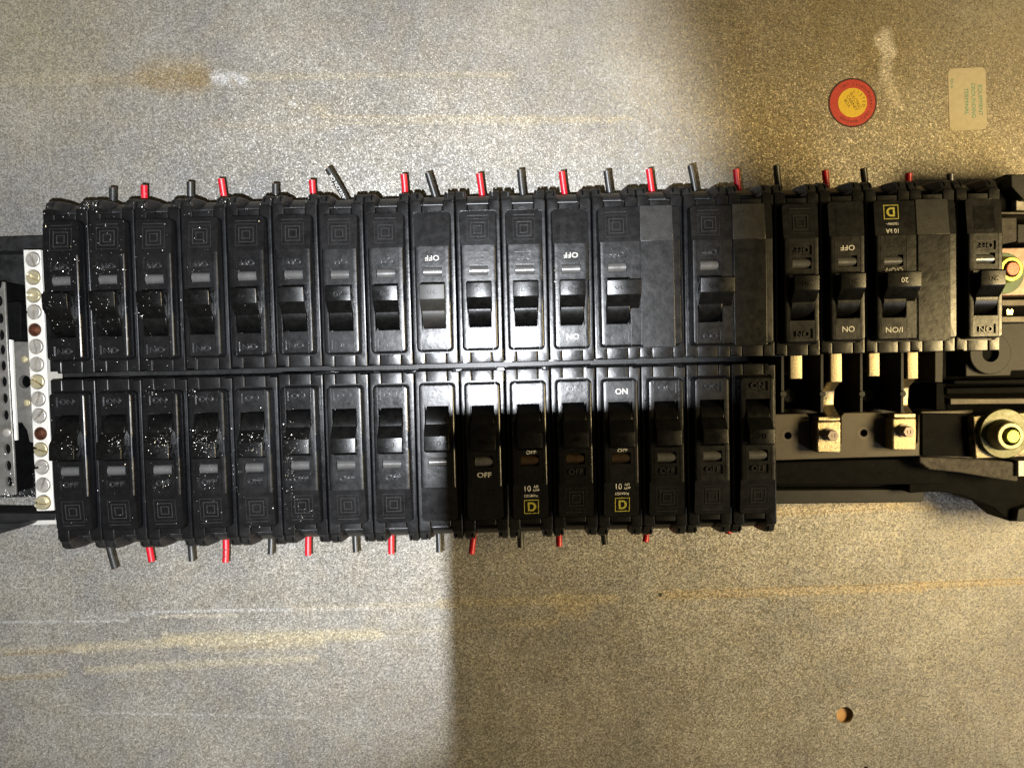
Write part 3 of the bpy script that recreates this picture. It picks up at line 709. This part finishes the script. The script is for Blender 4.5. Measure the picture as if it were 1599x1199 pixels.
# --- insulating bus base at the right
base = tag(empty('bus_insulator', P(1400, 600, 17)), 'black moulded bus base with thin upright fins right of the lower row', 'insulator base'); BO = -P(1400, 600, 17) * S
def bk(o): o.location = BO; return o
bk(px_part('base_floor', [(1180,530),(1700,530),(1700,760),(1180,760)], 19, 17.02, M['pit'], base, .3))
bk(px_part('base_block', [(1180,540),(1478,540),(1478,648),(1180,652)], 32, 19, M['pit'], base, .5))
for x, wd in ((1222, 4.6), (1283.5, 4.6), (1345, 4.4), (1409, 4.6)):
    z = 52 if x != 1409 else 54
    bk(px_part('fin', [(x-wd/2,548),(x+wd/2,548),(x+wd/2,644),(x-wd/2,644)], z, 32, M['greyins'], base, .2))
    b_ = bm_new(); c = P(x, 615, z); add_cyl(b_, c, 1.5, 32, z+.8, 16); bk(obj('fin_boss', bake(b_, 'fin_boss', M['greyins'], [('bevel', .3, 2)]), base))
for x in (1233, 1356):
    b_ = bm_new(); c = P(x, 618, 40); add_cyl(b_, c, 3.6, 32, 40, 24); bk(obj('base_boss', bake(b_, 'base_boss', M['greyins'], [('bevel', 1.2, 3)]), base))
    bk(px_part('base_ledge', [(x-10,637),(x+30,637),(x+50,646),(x-10,646)], 36, 32, M['greyins'], base, .5))
bk(px_part('wide_fin', [(1460,546),(1473,546),(1472,597),(1460,597)], 54, 32, M['greyins'], base, .3))
bk(px_part('wide_fin_foot', [(1462,598),(1473,598),(1476,640),(1462,640)], 46, 32, M['pit'], base, .3))
# bus straps
def strap(px0, px1, top, end, long, label):
    root = tag(empty('bus_stab', P((px0+px1)/2, 580, 40)), label, 'bus stab', 'tinned stabs of the bus'); o0 = -P((px0+px1)/2, 580, 40) * S
    zt = 54
    a, b_ = P(px0, 580, zt), P(px1, 580, zt)
    ye = P(px0, end, zt).y; yt = P(px0, 500, zt).y
    bm = bm_new(); add_box(bm, a.x, b_.x, ye, yt, zt-2.4, zt)
    add_box(bm, a.x+.3, b_.x-.3, ye+2, yt-1, 32, zt-2.41)
    o = obj('stab_blade', bake(bm, 'stab_blade', M['tin'], [('bevel', .45, 3)]), root); o.location = o0
    if long:
        y2 = P(px0, end+12, 46).y; y3 = P(px0, 634, 46).y; y4 = P(px0, 650, 50).y
        bm = bm_new(); add_yz(bm, [(ye+.2, zt-.4), (y2, 47), (y3+2, 45.8), (y3, 46), (y4-.8, 53.5), (y4-.8, 50), (y3, 43), (y2, 43), (ye+.2, 50)], a.x-1.4, b_.x-.2)
        o = obj('stab_saddle', bake(bm, 'stab_saddle', M['tin'], [('bevel', .8, 3)]), root); o.location = o0
    return root
strap(1234, 1253, 0, 592, False, 'tinned stab nearest the right end of the lower row, shorter')
strap(1297, 1315, 0, 597, True, 'tinned stab whose saddle runs down to the left hex screw clamp')
strap(1357, 1374, 0, 588, False, 'short tinned stab between the two that reach the hex screw clamps')
strap(1417, 1434, 0, 592, True, 'tinned stab whose saddle runs down to the right hex screw clamp')
# flat bus bar
bb = tag(empty('bus_bar', P(1325, 680, 40)), 'drab grey flat bus bar with two dark holes right of the lower row', 'bus bar'); bo = -P(1325, 680, 40) * S
ZC = 46
cut = bm_new(); add_cyl(cut, P(1230.5, 680, ZC), 1.75, 30, 60); add_cyl(cut, P(1349, 676, ZC), 1.75, 30, 60)
o = px_part('bar', [(1100,650),(1212,646.5),(1258,645.5),(1264,650),(1266,690),(1272,704),(1308,702),(1313,690),(1313,650),(1318,644),(1376,643),(1382,648),(1384,688),(1392,699),(1425,698),(1432,690),(1434,648),(1440,642),(1520,640),(1520,716),(1440,712),(1330,715),(1212,719),(1100,722)], ZC, ZC-4, M['greybar'], bb, .45, cut); o.location = bo
for x, y in ((1230.5, 680), (1349, 676)):
    b_ = bm_new(); c = P(x, y, ZC); add_cyl(b_, c, 3.4, ZC-.3, ZC+.05, 30); c2 = bm_new(); add_cyl(c2, c, 1.75, 20, 60)
    o = obj('hole_collar', bake(b_, 'hole_collar', M['greybar'], [('bevel', .1, 1), ('cut', c2)]), bb); o.location = bo
def clamp(x0, x1, y0, y1, sx, sy_, label):
    z = 53.5; c = P(sx, sy_, z+2)
    root = tag(empty('bus_clamp', (c.x, c.y, ZC)), label, 'clamp', 'hex screw clamps on the bus bar'); o0 = -Vector((c.x, c.y, ZC)) * S
    o = px_part('clamp_plate', [(x0,y0),(x1,y0),(x1,y1),(x0,y1)], z, ZC+.02, M['tin'], root, .7); o.location = o0
    o = px_part('clamp_lip', [(x0+2,y0-7),(x1-1,y0-7),(x1-1,y0-1),(x0+2,y0-1)], z-.7, ZC+.02, M['tin'], root, .3); o.location = o0
    b_ = bm_new(); add_cyl(b_, (c.x, c.y), 3.1, z-.2, z+.9, 24); o = obj('washer', bake(b_, 'washer', M['hexsteel'], [('bevel', .2, 2)]), root); o.location = o0
    b_ = bm_new(); add_cyl(b_, (c.x, c.y), 2.75, z+.9, z+5.6, 6)
    c_ = bm_new(); frame_bm(c_, c.x, c.y, .9, .35, z+5.3, z+9)
    o = obj('hex_screw', bake(b_, 'hex_screw', M['hexsteel'], [('bevel', .3, 2), ('cut', c_)]), root); o.location = o0
clamp(1276, 1313, 658, 707, 1296, 679, 'tinned clamp with hex screw, nearer the lower breaker row')
clamp(1394, 1431, 653, 703, 1413, 673, 'tinned clamp with hex screw, nearer the big chromated washer')
# dark structures below the bar
bk(px_part('lower_wall', [(1190,722),(1330,718),(1440,716),(1480,735),(1480,756),(1190,758)], 36, 19, M['pit'], base, .8))
arm = tag(empty('end_insulator', P(1500, 750, 17)), 'black insulating arm widening towards the lower right, under the big washer', 'insulator'); ao = -P(1500, 750, 17) * S
for nm, pts, z1, z0, mm, bv in (
    ('arm_shell', [(1420,716),(1700,716),(1700,815),(1577,814),(1560,800),(1551,792),(1500,773),(1470,768),(1443,768),(1420,770)], 30, 12, M['pit'], .6),
    ('arm_slope', [(1436,713),(1523,716),(1590,722),(1590,752),(1560,748),(1500,738),(1452,733),(1436,722)], 44, 30, M['slate'], .8),
    ('arm_wall', [(1440,645),(1519,646),(1519,713),(1440,712)], 47.2, 30, M['pit'], .4),
    ('end_wedge', [(1590,795),(1700,760),(1700,815),(1587,814)], 34, 12, M['greyins'], .5),
    ('end_tab', [(1590,719),(1700,719),(1700,742),(1590,744)], 46, 30, M['bracket'], .3)):
    o = px_part(nm, pts, z1, z0, mm, arm, bv); o.location = ao
def stud(name, c0, zb, plate, washer, nut, st, mats, label, cat):
    """plate outline px; washer/nut/stud = (px, py, radius mm, top z)"""
    root = tag(empty(name, P(c0[0], c0[1], zb)), label, cat); o0 = -P(c0[0], c0[1], zb) * S
    o = px_part('lug_plate', plate[0], plate[1], plate[2], mats[0], root, .4); o.location = o0
    cc = P(washer[0], washer[1], washer[3]); b_ = bm_new(); add_cyl(b_, cc, washer[2], plate[1]+.0, washer[3], 48)
    o = obj('washer', bake(b_, 'washer', mats[1], [('bevel', .35, 2)]), root); o.location = o0
    cc = P(nut[0], nut[1], nut[3]); b_ = bm_new(); add_cyl(b_, cc, nut[2]*1.12, washer[3]-.3, nut[3], 40, r1=nut[2]*.95)
    c_ = bm_new(); add_cyl(c_, cc, nut[2]*.66, washer[3]-.5, nut[3]+4, 40)
    o = obj('nut', bake(b_, 'nut', mats[2], [('bevel', .5, 2), ('cut', c_)]), root); o.location = o0
    b_ = bm_new(); add_cyl(b_, (cc.x, cc.y), st[2], washer[3]-.2, st[3], 28)
    o = obj('stud_tip', bake(b_, 'stud_tip', mats[3], [('bevel', .4, 2)]), root); o.location = o0
M['studtip'] = mat('yellow_green_chromate', (.36, .42, .07), .4, .4, noise=.35, nscale=500, bump=.4)
M['whitezinc'] = mat('yellow_zinc_nut', (.20, .18, .10), .42, .5, noise=.2, nscale=400)
M['coppertip'] = mat('pink_copper_tip', (.40, .13, .09), .45, .4, noise=.25, nscale=500, bump=.3)
M['olivezinc'] = mat('olive_zinc_nut', (.42, .42, .09), .35, .8, noise=.3, nscale=400)
M['scratched'] = mat('scratched_tin', (.17, .145, .10), .45, .8, noise=.7, nscale=330, bump=.8, bscale=500, rvar=.1)
stud('main_lug', (1572, 680), 40, ([(1520,650),(1720,636),(1720,708),(1524,716)], 52, 40), (1569, 677, 11.6, 54.5), (1579, 681, 6.6, 61), (1585, 682, 3.1, 62.5),
     (M['scratched'], M['chromate'], M['whitezinc'], M['studtip']), 'main lug with large olive washer and yellow-green bolt at the lower right edge', 'lug')
stud('upper_lug', (1580, 425), 32, ([(1540,388),(1720,384),(1720,458),(1540,462)], 50, 32), (1568, 427, 9.6, 50.8), (1580, 420, 5.9, 57), (1584, 419, 3.1, 58),
     (M['pink'], M['green'], M['olivezinc'], M['coppertip']), 'lug with green washer and pink copper-tipped stud at the right edge', 'lug')
lt = tag(empty('lug_tray', P(1560, 540, 19)), 'grey and black stepped tray around the lugs at the right edge', 'insulator'); lo = -P(1560, 540, 19) * S
for nm, pts, z1, z0, mm, bv in (
    ('tray_floor', [(1478,300),(1720,300),(1720,645),(1478,645)], 24, 19.02, M['pit'], .4),
    ('ring_plate', [(1508,512),(1560,505),(1720,500),(1720,577),(1580,579),(1578,587),(1508,588)], 38, 24, M['greyins'], .5),
    ('tray_bar', [(1545,468),(1720,466),(1720,476),(1545,478)], 44, 24, M['greybar'], .4),
    ('tray_bar', [(1545,494),(1720,492),(1720,502),(1545,504)], 44, 24, M['greybar'], .4),
    ('tray_ledge', [(1484,622),(1560,622),(1720,620),(1720,630),(1560,631),(1484,632)], 47, 24, M['greybar'], .4),
    ('tray_ledge', [(1478,606),(1720,602),(1720,612),(1478,616)], 40, 24, M['pit'], .6),
    ('tray_ledge', [(1490,594),(1720,590),(1720,599),(1490,600)], 44, 24, M['pit'], .6),
    ('gold_clip', [(1571,484),(1574,481),(1577,484),(1580,481),(1583,484),(1582,492),(1572,492)], 40, 24, M['screw_gold'], .3),
    ('tray_block', [(1555,340),(1588,340),(1588,377),(1555,383)], 50, 24, M['slate'], .5),
    ('tray_side', [(1589,350),(1720,350),(1720,378),(1589,379)], 46, 24, M['greyins'], .4),
    ('tray_rim', [(1545,331),(1720,331),(1720,334),(1545,334)], 52, 24, M['greybar'], .2),
    ('hood', [(1545,300),(1556,293),(1572,272),(1720,272),(1720,306),(1586,306),(1586,330),(1545,330)], 40, 12, M['pit'], .8),
    ('hood_face', [(1579,273),(1720,273),(1720,320),(1599,312),(1580,292)], 48, 40.02, M['greyins'], .4),
    ('hood_tab', [(1587,309),(1720,309),(1720,329),(1587,329)], 44, 40.02, M['bracket'], .3)):
    o = px_part(nm, pts, z1, z0, mm, lt, bv); o.location = lo
b_ = bm_new(); c = P(1547, 552, 41); add_cyl(b_, c, 10.0, 38.02, 41, 44); c_ = bm_new(); add_cyl(c_, c, 4.1, 20, 60, 32)
o = obj('ring', bake(b_, 'ring', M['greyins'], [('bevel', .4, 2), ('cut', c_)]), lt); o.location = lo
b_ = bm_new(); add_cyl(b_, (c.x, c.y), 4.1, 38.01, 38.2, 32); o = obj('ring_hole_shade', bake(b_, 'ring_hole_shade', M['pit']), lt); o.location = lo  # black disc on the plate, its colour standing in for the hole's dark depth

# ================================================================ STICKERS
st = tag(empty('round_sticker', P(1331, 161, 0)), 'round red sticker with a yellow centre and small black lettering on the steel', 'sticker')
M['st_red'] = mat('red_sticker_paper', (.42, .045, .030), .55, 0, noise=.2, nscale=700); M['st_dark'] = mat('sticker_edge_ink', (.045, .012, .010), .6, 0, noise=.4, nscale=900)
M['st_yel'] = mat('yellow_sticker_paper', (.62, .42, .035), .55, 0, noise=.1, nscale=700); M['ink'] = mat('dark_ink', (.06, .04, .01), .6, 0, noise=.3, nscale=2500)
M['ink_green'] = mat('green_ink', (.03, .22, .15), .6, 0, noise=.4, nscale=2500); M['label_paper'] = mat('cream_label_paper', (.42, .37, .26), .6, 0, noise=.07, nscale=300)
for nm, r, z0, z1, mm in (('sticker_edge', 12.9, .02, .14, 'st_dark'), ('sticker_ring', 12.1, .1, .2, 'st_red'), ('sticker_centre', 7.7, .15, .27, 'st_yel')):
    b_ = bm_new(); add_cyl(b_, (0, 0), r, z0, z1, 64); obj(nm, bake(b_, nm, M[mm]), st)
a0 = R(-58)
def tilt(o, u, v, ang, z=.29):
    o.location = Vector((u*math.cos(ang) - v*math.sin(ang), u*math.sin(ang) + v*math.cos(ang), z)) * S; o.rotation_euler = (0, 0, ang)
for s, v, sz in (('ELECTRIC', 1.9, 2.3), ('CABINET', -.35, 2.3), ('BOX', -2.6, 2.3)):
    tilt(obj('lettering', text_mesh(s, sz, .01, M['ink'], 1.0), st), 0 if s != 'BOX' else -1.2, v, a0)
for i, ch in enumerate('LISTED'):
    t = a0 + R(90 + 48 - i*19); o = obj('lettering', text_mesh(ch, 2.1, .01, M['ink']), st); o.location = Vector((6.0*math.cos(t), 6.0*math.sin(t), .29)) * S; o.rotation_euler = (0, 0, t - R(90))
for i, ch in enumerate('UNDERWRITERS LABORATORIES INC'):
    t = R(230 + i*9.0)
    if ch != ' ':
        o = obj('lettering', text_mesh(ch, 1.9, .01, M['st_dark']), st); o.location = Vector((9.9*math.cos(t), 9.9*math.sin(t), .22)) * S; o.rotation_euler = (0, 0, t + R(90))
lb = tag(empty('paper_label', P(1510, 155, 0)), 'cream rectangular label with green lettering EQUIPMENT GROUNDING TERMINAL on the steel', 'label')
lb.rotation_euler = (0, 0, R(1.5))
b_ = bm_new(); add_prism(b_, rrect(-9.8, 10.2, -16.4, 16.2, 2.6), .02, .16); obj('label_sheet', bake(b_, 'label_sheet', M['label_paper']), lb)
for s, x in (('EQUIPMENT', 6.9), ('GROUNDING', 3.2), ('TERMINAL', -.5)):
    o = obj('lettering', text_mesh(s, 3.0, .01, M['ink_green'], 1.0), lb); o.location = Vector((x, -1.0 if s != 'TERMINAL' else -1.3, .18)) * S; o.rotation_euler = (0, 0, R(-90))
o = obj('lettering', text_mesh('REV A', 1.9, .01, M['ink_green']), lb); o.location = Vector((-8.0, 8.6, .18)) * S; o.rotation_euler = (0, 0, R(-90))

# ================================================================ METAL SHAVINGS
bpy.context.view_layer.update()
dg = bpy.context.evaluated_depsgraph_get()
bm = bm_new()
def flake(p, n, s):
    t = n.orthogonal().normalized(); b_ = n.cross(t); a = random.uniform(0, 6.28)
    vs = []
    for k in range(4):
        rr = s * random.uniform(.4, .85); an = a + k*1.57
        vs.append(bm.verts.new(p + t*rr*math.cos(an) + b_*rr*math.sin(an)*random.uniform(.4, 1) + n*(.05 + random.uniform(0, .22))))
    top = bm.verts.new(p + n*(s*.6 + .05))
    for k in range(4): bm.faces.new((vs[k], vs[(k+1)%4], top))
    bm.faces.new(vs[::-1])
def sprinkle(n, fx, fy, smin=.10, smax=.27):
    for _ in range(n):
        x, y = fx(), fy()
        o_, q_ = P(x, y, 110), P(x, y, 0); hit, loc, nor, idx, ho, mt = scn.ray_cast(dg, o_ * S, (q_ - o_).normalized())
        if hit and loc.z > .012 and nor.z > .2: flake(loc / S, nor, random.uniform(smin, smax) if random.random() < .9 else smax*1.5)
U = random.uniform; G = random.gauss
sprinkle(300, lambda: 68 + abs(G(0, 150)), lambda: U(300, 580))
sprinkle(140, lambda: U(75, 240), lambda: G(450, 50))
sprinkle(170, lambda: U(80, 500), lambda: U(600, 840))
for cx_, cy_, n_, sx_, sy__ in ((110,697,25,16,10),(185,690,35,16,12),(255,690,80,16,14),(325,690,110,18,14),(395,690,60,18,12),(475,690,30,20,14),(255,740,30,14,25),(330,740,30,20,30),(370,740,40,6,45),(450,720,60,8,60),(475,800,20,20,12),(245,610,14,16,6),(310,612,16,20,6),(140,318,60,12,8),(220,314,40,14,7),(300,312,40,18,8),(350,310,30,14,8),(425,308,20,12,8),(480,310,16,12,8),(735,470,0,4,4),(865,440,30,3,40)):
    sprinkle(n_, lambda: G(cx_, sx_*.7), lambda: G(cy_, sy__*.7))
sprinkle(260, lambda: U(2, 56), lambda: min(802, 799 - abs(G(0, 24))), .2, .6)
sh = obj('metal_shavings', bake(bm, 'metal_shavings', M['flake']))
tag(sh, 'fine bright metal shavings sprinkled over the breakers at the left', 'metal shavings', kind='stuff')

# the phone that takes the picture; an added unseen flap keeps its flash off the lower right
ph = tag(empty('phone', (CX + 10, CY - 50, 399)), 'dark smartphone held flat above the panel with an added unseen flap blocking part of the flash', 'phone')
b_ = bm_new(); add_prism(b_, rrect(-46, 30, -100, 66, 9), 0, 8); obj('phone_body', bake(b_, 'phone_body', M['phone'], [('bevel', 1.5, 3)]), ph)
b_ = bm_new(); add_box(b_, -18.34, 34, -110, 43.74, -11.5, -10.8); obj('case_flap', bake(b_, 'case_flap', M['pit']), ph)
